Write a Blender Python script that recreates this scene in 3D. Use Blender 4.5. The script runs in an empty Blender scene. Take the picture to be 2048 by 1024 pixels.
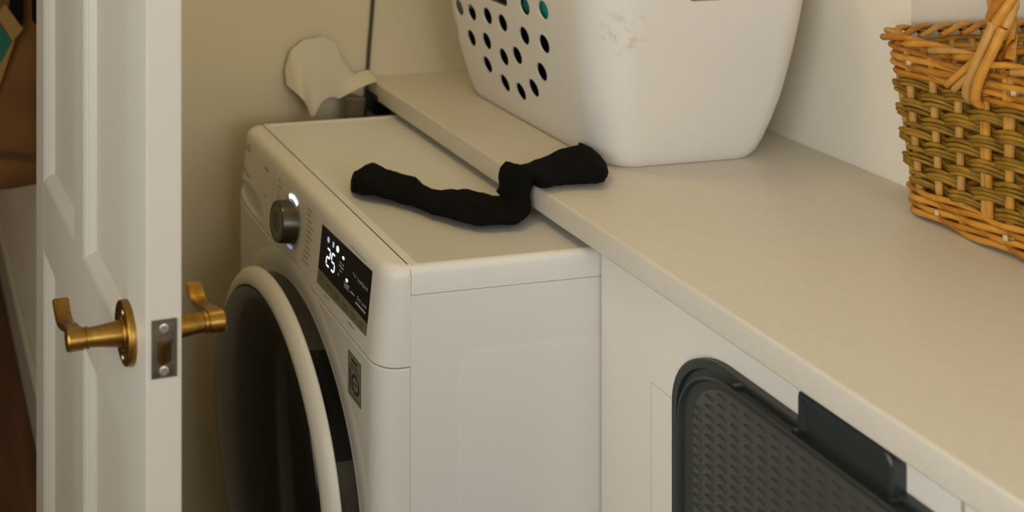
import bpy, bmesh, math, random
from mathutils import Vector, Matrix, noise

random.seed(7)
scn = bpy.context.scene
COL = scn.collection
PI = math.pi

# ------------------------------------------------------------------ camera
TH = math.radians(11.5356)
CAM = Vector((-0.623, -1.321, 1.4965))
cd = bpy.data.cameras.new('camera')
cam = bpy.data.objects.new('camera', cd)
COL.objects.link(cam)
cam.location = CAM
cam.rotation_euler = (PI / 2, 0, -TH)
cd.sensor_fit = 'HORIZONTAL'
cd.sensor_width = 36.0
cd.lens = 36.0 * 2195.0 / 2048.0
cd.shift_x = (1024.0 - 237.0) / 2048.0
cd.shift_y = -(512.0 + 460.0) / 2048.0
cd.clip_start = 0.02
cd.dof.use_dof = True
cd.dof.focus_distance = 1.40
cd.dof.aperture_fstop = 4.2
scn.camera = cam

# ------------------------------------------------------------------ world, lights, exposure
world = bpy.data.worlds.new('world')
scn.world = world
world.use_nodes = True
bgn = world.node_tree.nodes['Background']
bgn.inputs[0].default_value = (1.0, 0.95, 0.85, 1)
bgn.inputs[1].default_value = 0.12

def area(name, loc, target, sx, sy, power, color):
    l = bpy.data.lights.new(name, 'AREA')
    l.shape = 'RECTANGLE'; l.size = sx; l.size_y = sy
    l.energy = power; l.color = color
    o = bpy.data.objects.new(name, l); COL.objects.link(o)
    o.location = loc
    d = Vector(target) - Vector(loc)
    o.rotation_euler = d.to_track_quat('-Z', 'Y').to_euler()
    return o
# daylight entering through the two windows of the utility room
area('window_daylight_side', (-1.44, -1.35, 1.40), (0.4, -1.05, 1.10), 1.6, 1.3, 33.0, (0.96, 0.985, 1.03))
area('window_daylight_back', (0.1, -2.90, 1.60), (0.1, 0.0, 1.45), 1.4, 1.1, 15.5, (0.96, 0.985, 1.03))

vs = scn.view_settings
vs.view_transform = 'Standard'
vs.look = 'None'
vs.exposure = 0.0
vs.gamma = 1.0
vs.use_curve_mapping = False

# ------------------------------------------------------------------ materials
MATS = {}
def mat(name, col, rough=0.5, metal=0.0, var=0.0, vscale=20.0, bump=0.0, bscale=60.0, spec=0.5,
        emis=None, estr=0.0, stretch=None, col2=None, coat=0.0, sheen=0.0, trans=0.0):
    if name in MATS: return MATS[name]
    m = bpy.data.materials.new(name); m.use_nodes = True
    nt = m.node_tree; b = nt.nodes['Principled BSDF']
    b.inputs['Base Color'].default_value = (*col, 1)
    b.inputs['Roughness'].default_value = rough
    b.inputs['Metallic'].default_value = metal
    b.inputs['Specular IOR Level'].default_value = spec
    b.inputs['Coat Weight'].default_value = coat
    b.inputs['Sheen Weight'].default_value = sheen
    b.inputs['Transmission Weight'].default_value = trans
    if emis:
        b.inputs['Emission Color'].default_value = (*emis, 1)
        b.inputs['Emission Strength'].default_value = estr
    if var or bump or col2:
        tc = nt.nodes.new('ShaderNodeTexCoord')
        mp = nt.nodes.new('ShaderNodeMapping')
        nt.links.new(tc.outputs['Object'], mp.inputs['Vector'])
        if stretch: mp.inputs['Scale'].default_value = stretch
    if var or col2:
        n = nt.nodes.new('ShaderNodeTexNoise'); n.inputs['Scale'].default_value = vscale
        n.inputs['Detail'].default_value = 5
        nt.links.new(mp.outputs[0], n.inputs['Vector'])
        r = nt.nodes.new('ShaderNodeValToRGB')
        r.color_ramp.elements[0].position = 0.3; r.color_ramp.elements[1].position = 0.7
        c2 = col2 if col2 else tuple(min(1, c * (1 + var)) for c in col)
        c1 = col if col2 else tuple(c * (1 - var) for c in col)
        r.color_ramp.elements[0].color = (*c1, 1); r.color_ramp.elements[1].color = (*c2, 1)
        nt.links.new(n.outputs['Fac'], r.inputs[0]); nt.links.new(r.outputs[0], b.inputs['Base Color'])
    if bump:
        n2 = nt.nodes.new('ShaderNodeTexNoise'); n2.inputs['Scale'].default_value = bscale
        n2.inputs['Detail'].default_value = 4
        nt.links.new(mp.outputs[0], n2.inputs['Vector'])
        bp = nt.nodes.new('ShaderNodeBump'); bp.inputs['Strength'].default_value = bump
        bp.inputs['Distance'].default_value = 0.002
        nt.links.new(n2.outputs['Fac'], bp.inputs['Height']); nt.links.new(bp.outputs[0], b.inputs['Normal'])
    MATS[name] = m
    return m

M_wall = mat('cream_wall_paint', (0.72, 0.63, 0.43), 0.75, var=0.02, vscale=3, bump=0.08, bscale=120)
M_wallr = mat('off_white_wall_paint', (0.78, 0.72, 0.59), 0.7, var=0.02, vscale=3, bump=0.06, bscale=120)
M_ceil = mat('ceiling_paint', (0.80, 0.71, 0.52), 0.8)
M_room = mat('ochre_wall_paint', (0.66, 0.54, 0.30), 0.8)
M_floor = mat('dark_wood_floor', (0.055, 0.022, 0.008), 0.45, col2=(0.11, 0.045, 0.016), vscale=6, stretch=(6, .6, 1))
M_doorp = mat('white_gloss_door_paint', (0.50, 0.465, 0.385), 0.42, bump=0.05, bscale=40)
M_brass = mat('aged_brass', (0.42, 0.245, 0.055), 0.34, 1.0, col2=(0.20, 0.105, 0.020), vscale=45, bump=0.10, bscale=150)
M_steel = mat('worn_steel_plate', (0.24, 0.21, 0.16), 0.42, 0.8, col2=(0.10, 0.085, 0.06), vscale=90)
M_screw = mat('bright_screw', (0.62, 0.58, 0.50), 0.35, 0.9)
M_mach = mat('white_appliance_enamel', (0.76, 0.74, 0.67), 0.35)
M_machp = mat('white_appliance_plastic', (0.76, 0.73, 0.65), 0.38)
M_groove = mat('grey_seam', (0.17, 0.155, 0.12), 0.7)
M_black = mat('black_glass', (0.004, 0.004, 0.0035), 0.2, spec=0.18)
M_dglass = mat('dark_tinted_door_glass', (0.008, 0.0075, 0.0045), 0.16, spec=0.26)
M_smoke = mat('smoked_dark_plastic', (0.032, 0.029, 0.017), 0.25, spec=0.35)
M_strip = mat('taupe_strip', (0.20, 0.18, 0.12), 0.45)
M_led = mat('white_led', (0.8, 0.9, 1.0), 0.5, emis=(0.80, 0.93, 1.0), estr=1.5)
M_leddim = mat('dim_led', (0.4, 0.45, 0.6), 0.5, emis=(0.55, 0.6, 0.95), estr=0.55)
M_print = mat('grey_print', (0.33, 0.31, 0.26), 0.6)
M_dprint = mat('dark_print', (0.025, 0.023, 0.018), 0.6)
M_lprint = mat('pale_print', (0.35, 0.35, 0.32), 0.6, emis=(0.7, 0.7, 0.65), estr=0.10)
M_knob = mat('brushed_grey_metal', (0.10, 0.092, 0.068), 0.30, 0.9)
M_knobf = mat('satin_grey_metal_face', (0.22, 0.195, 0.135), 0.45, 0.6)
M_stick = mat('silver_sticker', (0.27, 0.26, 0.19), 0.45, 0.2)
M_top = mat('cream_laminate', (0.65, 0.595, 0.485), 0.42, var=0.02, vscale=90, bump=0.03, bscale=300)
M_cab = mat('cream_cabinet_lacquer', (0.81, 0.745, 0.635), 0.45)
M_plast = mat('white_basket_plastic', (0.78, 0.75, 0.68), 0.36)
def add_stain(m, base, stain, centre, radius):
    nt = m.node_tree; b = nt.nodes['Principled BSDF']
    tc = nt.nodes.new('ShaderNodeTexCoord')
    dist = nt.nodes.new('ShaderNodeVectorMath'); dist.operation = 'DISTANCE'; dist.inputs[1].default_value = centre
    nt.links.new(tc.outputs['Object'], dist.inputs[0])
    mr = nt.nodes.new('ShaderNodeMapRange'); mr.inputs[1].default_value = radius; mr.inputs[2].default_value = radius * .35
    nt.links.new(dist.outputs['Value'], mr.inputs[0])
    n = nt.nodes.new('ShaderNodeTexNoise'); n.inputs['Scale'].default_value = 75; n.inputs['Detail'].default_value = 6
    nt.links.new(tc.outputs['Object'], n.inputs['Vector'])
    r = nt.nodes.new('ShaderNodeValToRGB'); r.color_ramp.elements[0].position = .50; r.color_ramp.elements[1].position = .68
    nt.links.new(n.outputs['Fac'], r.inputs[0])
    mu = nt.nodes.new('ShaderNodeMath'); mu.operation = 'MULTIPLY'
    nt.links.new(mr.outputs[0], mu.inputs[0]); nt.links.new(r.outputs[0], mu.inputs[1])
    mx = nt.nodes.new('ShaderNodeMix'); mx.data_type = 'RGBA'
    mx.inputs[6].default_value = (*base, 1); mx.inputs[7].default_value = (*stain, 1)
    nt.links.new(mu.outputs[0], mx.inputs[0]); nt.links.new(mx.outputs[2], b.inputs['Base Color'])
add_stain(M_plast, (0.78, 0.75, 0.68), (0.64, 0.53, 0.38), (.425, .110, 1.114), .042)
M_cloth = mat('black_cotton', (0.004, 0.004, 0.0035), 0.95, bump=0.5, bscale=700, spec=0.12)
M_teal = mat('teal_fabric', (0.012, 0.36, 0.33), 0.8, bump=0.3, bscale=300)
M_grey = mat('grey_fabric', (0.10, 0.105, 0.09), 0.9, bump=0.3, bscale=300)
M_hamp = mat('charcoal_plastic', (0.027, 0.032, 0.030), 0.40, bump=0.06, bscale=300)
M_hampp = mat('charcoal_plastic_panel', (0.052, 0.052, 0.042), 0.36)
M_paper = mat('white_paper', (0.69, 0.62, 0.46), 0.75)
M_hose = mat('grey_hose', (0.16, 0.135, 0.09), 0.6)
M_cable = mat('dark_cable', (0.06, 0.05, 0.022), 0.5)
M_bag = mat('brown_canvas', (0.20, 0.082, 0.010), 0.85, col2=(0.13, 0.050, 0.006), vscale=9, bump=0.3, bscale=200)
M_tan = mat('tan_canvas', (0.26, 0.14, 0.035), 0.85)
M_green = mat('green_patch', (0.005, 0.095, 0.055), 0.8)
M_win = mat('window_glass', (0.8, 0.9, 1.0), 0.05, trans=1.0)

def willow(name, c1, c2, rough=0.42):
    return mat(name, c1, rough, spec=0.3, col2=c2, vscale=55, bump=0.12, bscale=160)
M_rodA = willow('honey_willow', (0.47, 0.20, 0.022), (0.64, 0.30, 0.042))
M_rodB = willow('amber_willow', (0.37, 0.135, 0.010), (0.53, 0.225, 0.024))
M_rodC = willow('brown_green_willow', (0.215, 0.110, 0.006), (0.36, 0.195, 0.014), 0.55)
M_rodD = willow('dark_olive_willow', (0.15, 0.078, 0.005), (0.28, 0.15, 0.010), 0.55)
M_stake = willow('pale_willow_stake', (0.44, 0.225, 0.05), (0.58, 0.31, 0.08))
M_cut = mat('cut_willow_end', (0.58, 0.42, 0.22), 0.8)

# ------------------------------------------------------------------ object helpers
def link(name, me, m=None, parent=None, smooth=None):
    o = bpy.data.objects.new(name, me); COL.objects.link(o)
    if m: me.materials.append(m)
    if smooth is not None:
        for p in me.polygons: p.use_smooth = True
        me.set_sharp_from_angle(angle=math.radians(smooth))
    if parent is not None:
        o.parent = parent
        if parent.type == 'EMPTY': o.matrix_parent_inverse = Matrix.Translation(-parent.location)
    return o
def obj(name, bm, m=None, parent=None, smooth=None):
    bmesh.ops.recalc_face_normals(bm, faces=bm.faces[:])
    me = bpy.data.meshes.new(name); bm.to_mesh(me); bm.free()
    return link(name, me, m, parent, smooth)
def tag(o, label=None, cat=None, group=None, kind=None):
    if label: o['label'] = label
    if cat: o['category'] = cat
    if group: o['group'] = group
    if kind: o['kind'] = kind
    return o
def thing(name, label, cat, loc, kind=None):
    o = bpy.data.objects.new(name, None); COL.objects.link(o)
    o.location = loc; o.empty_display_size = 0.05
    return tag(o, label, cat, kind=kind)
def struct(name, bm, m, label, cat=None, parent=None):
    return tag(obj(name, bm, m, parent), label, cat or name.split('_')[0], kind='structure')

def box(bm, x0, x1, y0, y1, z0, z1, bev=0.0, seg=2):
    vs_ = [bm.verts.new((x, y, z)) for x in (x0, x1) for y in (y0, y1) for z in (z0, z1)]
    fs = []
    for idx in ((0, 1, 3, 2), (4, 6, 7, 5), (0, 4, 5, 1), (2, 3, 7, 6), (0, 2, 6, 4), (1, 5, 7, 3)):
        fs.append(bm.faces.new([vs_[i] for i in idx]))
    if bev > 0:
        es = list({e for f in fs for e in f.edges})
        bmesh.ops.bevel(bm, geom=es, offset=bev, segments=seg, affect='EDGES', profile=0.6)
    return bm
def B(*a, **k): return box(bmesh.new(), *a, **k)
def obox(bm, org, ax, ay, az, a0, a1, b0, b1, c0, c1, bev=0.0):
    """box in an oriented frame"""
    t = bmesh.new(); box(t, a0, a1, b0, b1, c0, c1, bev)
    mp = {}
    for v in t.verts: mp[v] = bm.verts.new(org + ax * v.co.x + ay * v.co.y + az * v.co.z)
    for f in t.faces: bm.faces.new([mp[v] for v in f.verts])
    t.free(); return bm
def loft(bm, rings, closed=True, cap0=True, cap1=True):
    R_ = [[bm.verts.new(p) for p in r] for r in rings]
    n = len(R_[0])
    for a, b in zip(R_, R_[1:]):
        for i in range(n if closed else n - 1):
            j = (i + 1) % n
            bm.faces.new((a[i], a[j], b[j], b[i]))
    if cap0: bm.faces.new(R_[0][::-1])
    if cap1: bm.faces.new(R_[-1])
    return bm
def frame_of(t, up=Vector((0, 0, 1))):
    t = t.normalized()
    if abs(t.dot(up)) > 0.95: up = Vector((1, 0, 0))
    a = t.cross(up).normalized(); b = a.cross(t).normalized()
    return a, b
def tube(bm, pts, rad, n=8, closed=False, cap=True):
    pts = [Vector(p) for p in pts]; N = len(pts); rings = []
    pa = None
    for i, p in enumerate(pts):
        if closed: t = pts[(i + 1) % N] - pts[i - 1]
        else: t = pts[min(i + 1, N - 1)] - pts[max(i - 1, 0)]
        t.normalize()
        if pa is None: a, b = frame_of(t)
        else:
            a = (pa - t * pa.dot(t)).normalized(); b = t.cross(a).normalized()
        pa = a
        r = rad(i / max(1, N - 1)) if callable(rad) else rad
        rings.append([p + a * (r * math.cos(2 * PI * k / n)) + b * (r * math.sin(2 * PI * k / n)) for k in range(n)])
    if closed: rings.append(rings[0][:])
    loft(bm, rings, True, cap and not closed, cap and not closed)
    if closed: bmesh.ops.remove_doubles(bm, verts=bm.verts[:], dist=1e-6)
    return bm
def lathe(bm, org, axis, prof, n=48, capa=True, capb=True, ref=None):
    """prof: list of (distance along the axis, radius)"""
    axis = Vector(axis).normalized(); a, b = frame_of(axis)
    org = Vector(org)
    rings = [[org + axis * h + (a * math.cos(2 * PI * k / n) + b * math.sin(2 * PI * k / n)) * r for k in range(n)] for h, r in prof]
    return loft(bm, rings, True, capa, capb)
def prism(bm, outline, d0, d1, fn):
    """outline (u,v) extruded between depths; fn(u,v,d)->point"""
    return loft(bm, [[fn(u, v, d) for u, v in outline] for d in (d0, d1)])
def rrect(x0, x1, y0, y1, r, n=6, radii=None):
    """rounded rectangle; radii per corner order (x1,y1),(x0,y1),(x0,y0),(x1,y0)"""
    rr = radii or (r, r, r, r); out = []
    for (cx, cy, a0, q) in ((x1, y1, 0, rr[0]), (x0, y1, 90, rr[1]), (x0, y0, 180, rr[2]), (x1, y0, 270, rr[3])):
        sx = 1 if a0 in (0, 270) else -1; sy = 1 if a0 in (0, 90) else -1
        for k in range(n + 1):
            a = math.radians(a0 + 90 * k / n)
            out.append((cx - sx * q + q * math.cos(a), cy - sy * q + q * math.sin(a)))
    return out
def boolean(o, cutter_bm, solver='EXACT'):
    me = bpy.data.meshes.new('cutter'); bmesh.ops.recalc_face_normals(cutter_bm, faces=cutter_bm.faces[:])
    cutter_bm.to_mesh(me); cutter_bm.free()
    c = bpy.data.objects.new('cutter', me); COL.objects.link(c)
    md = o.modifiers.new('cut', 'BOOLEAN'); md.object = c; md.operation = 'DIFFERENCE'; md.solver = solver
    bpy.context.view_layer.update()
    dg = bpy.context.evaluated_depsgraph_get()
    nm = bpy.data.meshes.new_from_object(o.evaluated_get(dg))
    o.modifiers.clear(); old = o.data; o.data = nm
    bpy.data.meshes.remove(old); bpy.data.objects.remove(c); bpy.data.meshes.remove(me)
    return o
def text_bm(bm, s, size, fn, align='CENTER', ext=0.0):
    cu = bpy.data.curves.new('txt', 'FONT'); cu.body = s; cu.size = size
    cu.align_x = align; cu.align_y = 'CENTER'; cu.resolution_u = 3
    o = bpy.data.objects.new('txt', cu); COL.objects.link(o)
    bpy.context.view_layer.update()
    dg = bpy.context.evaluated_depsgraph_get()
    me = bpy.data.meshes.new_from_object(o.evaluated_get(dg))
    vv = [bm.verts.new(fn(v.co.x, v.co.y)) for v in me.vertices]
    for p in me.polygons:
        try: bm.faces.new([vv[i] for i in p.vertices])
        except ValueError: pass
    bpy.data.objects.remove(o); bpy.data.curves.remove(cu); bpy.data.meshes.remove(me)
    return bm
def nz(p, s): return noise.noise(Vector(p) * s)

# camera rays: used only to place things at their real distance from measured directions
F_ = Vector((math.sin(TH), math.cos(TH), 0)); R_ = Vector((math.cos(TH), -math.sin(TH), 0)); U_ = Vector((0, 0, 1))
def at(px, py, axis, v):
    d = R_ * ((px - 237.0) / 2195.0) + F_ - U_ * ((py + 460.0) / 2195.0)
    s = (v - CAM[axis]) / d[axis]
    return CAM + d * s

# ================================================================== THE SETTING
XW = 0.807                      # wall above the worktop
YF = 0.690                      # far wall behind the machine
struct('floor', B(-2.1, 1.45, -3.1, 3.7, -0.06, 0.0), M_floor, 'dark brown wooden floor')
struct('ceiling', B(-2.1, 1.45, -3.1, 3.7, 2.45, 2.5), M_ceil, 'plain white ceiling')
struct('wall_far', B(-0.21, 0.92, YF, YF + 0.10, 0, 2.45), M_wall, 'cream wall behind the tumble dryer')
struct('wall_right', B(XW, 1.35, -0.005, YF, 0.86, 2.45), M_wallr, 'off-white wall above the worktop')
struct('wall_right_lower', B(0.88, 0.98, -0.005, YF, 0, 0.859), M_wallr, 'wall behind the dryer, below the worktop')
struct('wall_recess', B(1.30, 1.40, -3.1, -0.006, 0, 2.45), M_wallr, 'wall at the back of the recess behind the wicker basket')
struct('wall_hall', B(-0.30, -0.211, 0.39, 3.6, 0, 2.45), M_wallr, 'white hall wall seen past the open door')
struct('baseboard_hall', B(-0.318, -0.3005, 0.39, 3.6, 0.0, 0.115, bev=0.004), M_doorp, 'white painted baseboard of the hall')
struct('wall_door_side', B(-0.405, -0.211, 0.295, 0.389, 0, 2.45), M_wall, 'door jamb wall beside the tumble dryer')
struct('wall_door_end', B(-1.5, -1.03, 0.295, 0.389, 0, 2.45), M_wall, 'wall on the far side of the doorway')
struct('trim_1', B(-1.03, -0.405, 0.295, 0.389, 2.02, 2.45), M_wall, 'wall panel over the doorway')
struct('wall_hall_left', B(-2.1, -2.0, 0.295, 3.6, 0, 2.45), M_wall, 'left wall of the hall')
struct('wall_hall_end', B(-2.1, -0.2, 3.6, 3.7, 0, 2.45), M_wall, 'end wall of the hall')
# left wall and back wall, each with a window opening
def wall_with_window(name, axis, c0, c1, a0, a1, w0, w1, z0, z1, m, label):
    bm = bmesh.new()
    def bb(p0, p1, q0, q1):
        if axis == 'x': box(bm, c0, c1, p0, p1, q0, q1)
        else: box(bm, p0, p1, c0, c1, q0, q1)
    bb(a0, w0, 0, 2.45); bb(w1, a1, 0, 2.45); bb(w0, w1, 0, z0); bb(w0, w1, z1, 2.45)
    return struct(name, bm, m, label)
wall_with_window('wall_left', 'x', -1.6, -1.5, -3.0, 0.295, -2.15, -0.55, 0.75, 2.05, M_room, 'left wall of the utility room with a window')
wall_with_window('wall_back', 'y', -3.1, -3.0, -1.6, 1.35, -0.60, 0.80, 1.05, 2.15, M_room, 'back wall of the utility room with a window')
def window(name, axis, c, a0, a1, z0, z1, label):
    w = thing(name, label, 'window', (c, (a0 + a1) / 2, z0) if axis == 'x' else ((a0 + a1) / 2, c, z0), 'structure')
    def part(n, p0, p1, q0, q1, t, m):
        if axis == 'x': o = obj(n, B(c - t, c + t, p0, p1, q0, q1), m, w)
        else: o = obj(n, B(p0, p1, c - t, c + t, q0, q1), m, w)
        return o
    for p in ((a0 + .002, a0 + .05, z0 + .002, z1 - .002), (a1 - .05, a1 - .002, z0 + .002, z1 - .002), (a0 + .051, a1 - .051, z0 + .002, z0 + .05),
              (a0 + .051, a1 - .051, z1 - .05, z1 - .002), ((a0 + a1) / 2 - .02, (a0 + a1) / 2 + .02, z0 + .051, z1 - .051)):
        part('window_frame', *p, 0.025, M_doorp)
    mid = (a0 + a1) / 2
    for p in ((a0 + .051, mid - .021), (mid + .021, a1 - .051)):
        part('window_pane', p[0], p[1], z0 + .051, z1 - .051, 0.003, M_win)
    return w
window('window_1', 'x', -1.555, -2.15, -0.55, 0.75, 2.05, 'white framed window in the left wall')
window('window_2', 'y', -3.055, -0.60, 0.80, 1.05, 2.15, 'white framed window in the back wall')

def build_fill_lamp():  # added unseen lamp and fixture, giving warm fill in the shadows
    c = Vector((-0.20, 0.18, 2.45))
    e = thing('fill_lamp', 'added warm fill lamp with a round fixture overhead, above the frame', 'lamp', (c.x, c.y, c.z))
    obj('lamp_base', lathe(bmesh.new(), c, (0, 0, -1), [(0.0005, .14), (.025, .14), (.030, .13)], 40), M_doorp, e, 40)
    obj('lamp_shade', lathe(bmesh.new(), c, (0, 0, -1), [(.0305, .125), (.050, .120), (.068, .09), (.078, .05), (.080, .002)], 40), mat('opal_glass', (.9, .82, .65), .4, emis=(1.0, .80, .45), estr=1.0), e, 60)
    area('fill_lamp_light', (c.x, c.y, c.z - .09), (c.x, c.y, 0), .24, .24, 3.2, (1.0, .76, .38))
build_fill_lamp()
def build_hall_fill_lamp():  # added unseen lamp that brightens the hall with warm light
    c = Vector((-1.15, 1.70, 2.45))
    e = thing('fill_lamp', 'added warm fill lamp on the hall ceiling, out of view beyond the doorway', 'lamp', (c.x, c.y, c.z))
    obj('lamp_base', lathe(bmesh.new(), c, (0, 0, -1), [(0.0005, .14), (.025, .14), (.030, .13)], 40), M_doorp, e, 40)
    obj('lamp_shade', lathe(bmesh.new(), c, (0, 0, -1), [(.0305, .125), (.050, .120), (.068, .09), (.078, .05), (.080, .002)], 40), MATS['opal_glass'], e, 60)
    area('hall_fill_light', (c.x, c.y, c.z - .09), (c.x, c.y, 0), .24, .24, 4.0, (1.0, .78, .44))
build_hall_fill_lamp()

# ================================================================== THE OPEN DOOR
def build_door():
    a = math.radians(2.8)
    P = Vector((-0.3536, -0.3044, 0.0)); d = Vector((-math.sin(a), math.cos(a), 0)); n = Vector((-math.cos(a), -math.sin(a), 0))
    up = Vector((0, 0, 1)); T = 0.0355
    # frame: ax = along the door (0 at latch edge), ay = towards the viewer's left face (0 right face .. T left face)
    W = 0.592; H = 1.98
    e = thing('door_1', 'white panelled door standing ajar with brass lever handles', 'door', (P.x, P.y, 0.008), 'structure')
    def pc(name, m, a0, a1, b0, b1, c0, c1, bev=0.0):
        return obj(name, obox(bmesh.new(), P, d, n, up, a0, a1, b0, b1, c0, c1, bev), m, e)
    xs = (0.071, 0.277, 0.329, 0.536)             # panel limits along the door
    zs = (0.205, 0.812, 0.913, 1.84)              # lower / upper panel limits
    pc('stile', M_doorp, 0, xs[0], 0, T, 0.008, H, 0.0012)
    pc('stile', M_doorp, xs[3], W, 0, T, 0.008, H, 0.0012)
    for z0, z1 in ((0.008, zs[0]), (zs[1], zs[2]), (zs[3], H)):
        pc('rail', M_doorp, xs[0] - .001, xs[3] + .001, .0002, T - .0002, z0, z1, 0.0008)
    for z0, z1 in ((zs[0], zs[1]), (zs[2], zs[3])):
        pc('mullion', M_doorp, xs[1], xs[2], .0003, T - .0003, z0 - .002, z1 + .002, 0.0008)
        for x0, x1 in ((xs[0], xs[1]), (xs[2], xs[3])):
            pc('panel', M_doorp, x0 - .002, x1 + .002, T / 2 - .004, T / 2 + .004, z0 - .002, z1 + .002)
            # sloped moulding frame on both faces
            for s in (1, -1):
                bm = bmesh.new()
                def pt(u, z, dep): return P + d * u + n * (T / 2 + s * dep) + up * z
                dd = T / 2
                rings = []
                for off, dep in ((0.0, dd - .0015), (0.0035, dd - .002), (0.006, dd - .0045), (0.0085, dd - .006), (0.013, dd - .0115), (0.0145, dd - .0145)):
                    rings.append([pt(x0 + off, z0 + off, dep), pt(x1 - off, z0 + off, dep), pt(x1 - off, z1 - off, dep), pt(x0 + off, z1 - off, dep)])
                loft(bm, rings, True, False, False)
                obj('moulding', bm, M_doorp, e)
    # latch face plate on the edge
    zc = 0.9457
    lp = obj('latch_plate', obox(bmesh.new(), P, d, n, up, -0.0012, 0.001, 0.0052, 0.0305, zc - .0278, zc + .0278, 0.0004), M_steel, e)
    for zz in (zc + .0195, zc - .0208):
        s = obj('screw', lathe(bmesh.new(), P + n * .0182 + up * zz - d * .0012, -d, [(0, .0048), (.0008, .0046), (.0012, .0035)], 20), M_screw, lp)
        obj('screw_slot', obox(bmesh.new(), P + n * .0182 + up * zz - d * .0026, d, (n + up * .7).normalized(), (up - n * .7).normalized(), 0, .0004, -.0036, .0036, -.0005, .0005), M_groove, lp)
    # bolt: a bevelled wedge of brass
    bm = bmesh.new()
    prof = [(0, 0), (0, .0128), (-.0095, .0128), (-.001, 0.0)]
    loft(bm, [[P + d * (x - .001) + n * (.0115 + y) + up * (zc + z) for x, y in prof] for z in (-.0115, .0075)])
    obj('latch_bolt', bm, M_brass, lp)
    # handles
    hd = 0.062; hz = 0.9325
    for s in (1, -1):
        base = P + d * hd + n * (T if s == 1 else 0.0) + up * hz
        ax = n * s
        ro = obj('rosette', lathe(bmesh.new(), base, ax, [(0, .0305), (.006, .0305), (.0075, .0298), (.0082, .028), (.0082, .016), (.0095, .0155), (.0095, .008)], 56), M_brass, e, 35)
        for q in (0.0225, -0.0225):
            obj('screw', lathe(bmesh.new(), base + up * q - d * .004 + ax * .0080, ax, [(0, .0028), (.0009, .0024)], 14), M_screw, ro)
        hnd = obj('lever_handle', lathe(bmesh.new(), base + ax * .0085, ax,
                  [(0, .0125), (.004, .0122), (.020, .0102), (.0335, .0090), (.034, .0102), (.0365, .0102), (.037, .0092), (.0385, .0092), (.039, .0106), (.0405, .0106), (.0545, .0110), (.056, .0100)], 40), M_brass, e, 35)
        # the flat curved lever growing along the door from the barrel
        path = [(-.0080, .0030), (.000, .0052), (.010, .0048), (.022, .0012), (.034, -.0036), (.045, -.0064), (.054, -.0058), (.062, -.0026), (.069, .0022), (.0735, .0060)]
        rings = []
        for i, (t, z) in enumerate(path):
            q0 = path[max(i - 1, 0)]; q1 = path[min(i + 1, len(path) - 1)]
            tg = Vector((q1[0] - q0[0], q1[1] - q0[1])).normalized(); nm = Vector((-tg.y, tg.x))
            th = 0.0034 if i > 1 else 0.0022
            w0 = .0403 - .0002 * i; w1 = .0554 + .0001 * i
            c = base + ax * .0085 + d * t + up * z
            if i == len(path) - 1: th *= .75
            out = []
            for (w, h) in ((w0, -th), (w1, -th), (w1, th), (w0, th)):
                out.append(c + ax * w + d * (nm.x * h) + up * (nm.y * h))
            rings.append(out)
        bm = loft(bmesh.new(), rings)
        bmesh.ops.recalc_face_normals(bm, faces=bm.faces[:])
        bmesh.ops.bevel(bm, geom=[ed for ed in bm.edges if ed.calc_face_angle(0) > 1.0], offset=.0012, segments=2, affect='EDGES')
        obj('lever_blade', bm, M_brass, hnd, 40)
build_door()

# ================================================================== WORKTOP AND CABINETS
XC = 0.284; ZB = 0.860; ZT = 0.895
def build_worktop():
    bm = bmesh.new()
    o = [(XC, YF - .001), (XC, -1.115), (1.299, -1.115), (1.299, -0.006), (XW - .0015, -0.006), (XW - .0015, YF - .001)]
    loft(bm, [[Vector((x, y, z)) for x, y in o] for z in (ZB, ZT)])
    es = [e for e in bm.edges if all(abs(v.co.x - XC) < 1e-5 for v in e.verts)]
    bmesh.ops.bevel(bm, geom=es, offset=.0045, segments=4, affect='EDGES', profile=.5)
    tag(obj('worktop', bm, M_top, None, 30), 'long cream laminate worktop running over the tumble dryer and cabinets', 'worktop')
build_worktop()

def cabinet(y1, y0, label, filler):
    e = thing('base_cabinet', label, 'cabinet', (0.58, (y0 + y1) / 2, 0.0))
    xf = 0.31
    obj('body', B(xf + .019, 0.86, y0 + .001, y1 - .001, 0.10, ZB - .0008), M_cab, e)
    obj('plinth', B(xf + .06, xf + .075, y0 + .001, y1 - .001, 0.0, 0.0995), M_cab, e)
    zr = 0.7265
    if filler > 0:
        bm = bmesh.new()
        out = [(y1, ZB - .001), (y1, 0.10), (y1 - filler, 0.10), (y1 - filler, zr), (y0 + .001, zr), (y0 + .001, ZB - .001)]
        loft(bm, [[Vector((x, y, z)) for y, z in out] for x in (xf, xf + .018)])
        obj('front_frame', bm, M_cab, e)
        obj('door', B(xf + .0003, xf + .018, y0 + .0025, y1 - filler - .0005, 0.103, zr - .0011, .0003), M_cab, e)
    else:
        obj('top_rail', B(xf, xf + .018, y0 + .001, y1 - .001, ZB - .012, ZB - .001), M_cab, e)
        obj('drawer_front', B(xf, xf + .018, y0 + .0015, y1 - .0015, 0.70, ZB - .0135, .001), M_cab, e)
        obj('door', B(xf, xf + .018, y0 + .0015, y1 - .0015, 0.103, 0.697, .001), M_cab, e)
cabinet(-0.003, -0.512, 'cream base cabinet beside the tumble dryer, behind the charcoal hamper', 0.098)
cabinet(-0.513, -1.113, 'cream base cabinet at the near right end under the worktop', 0)

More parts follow.
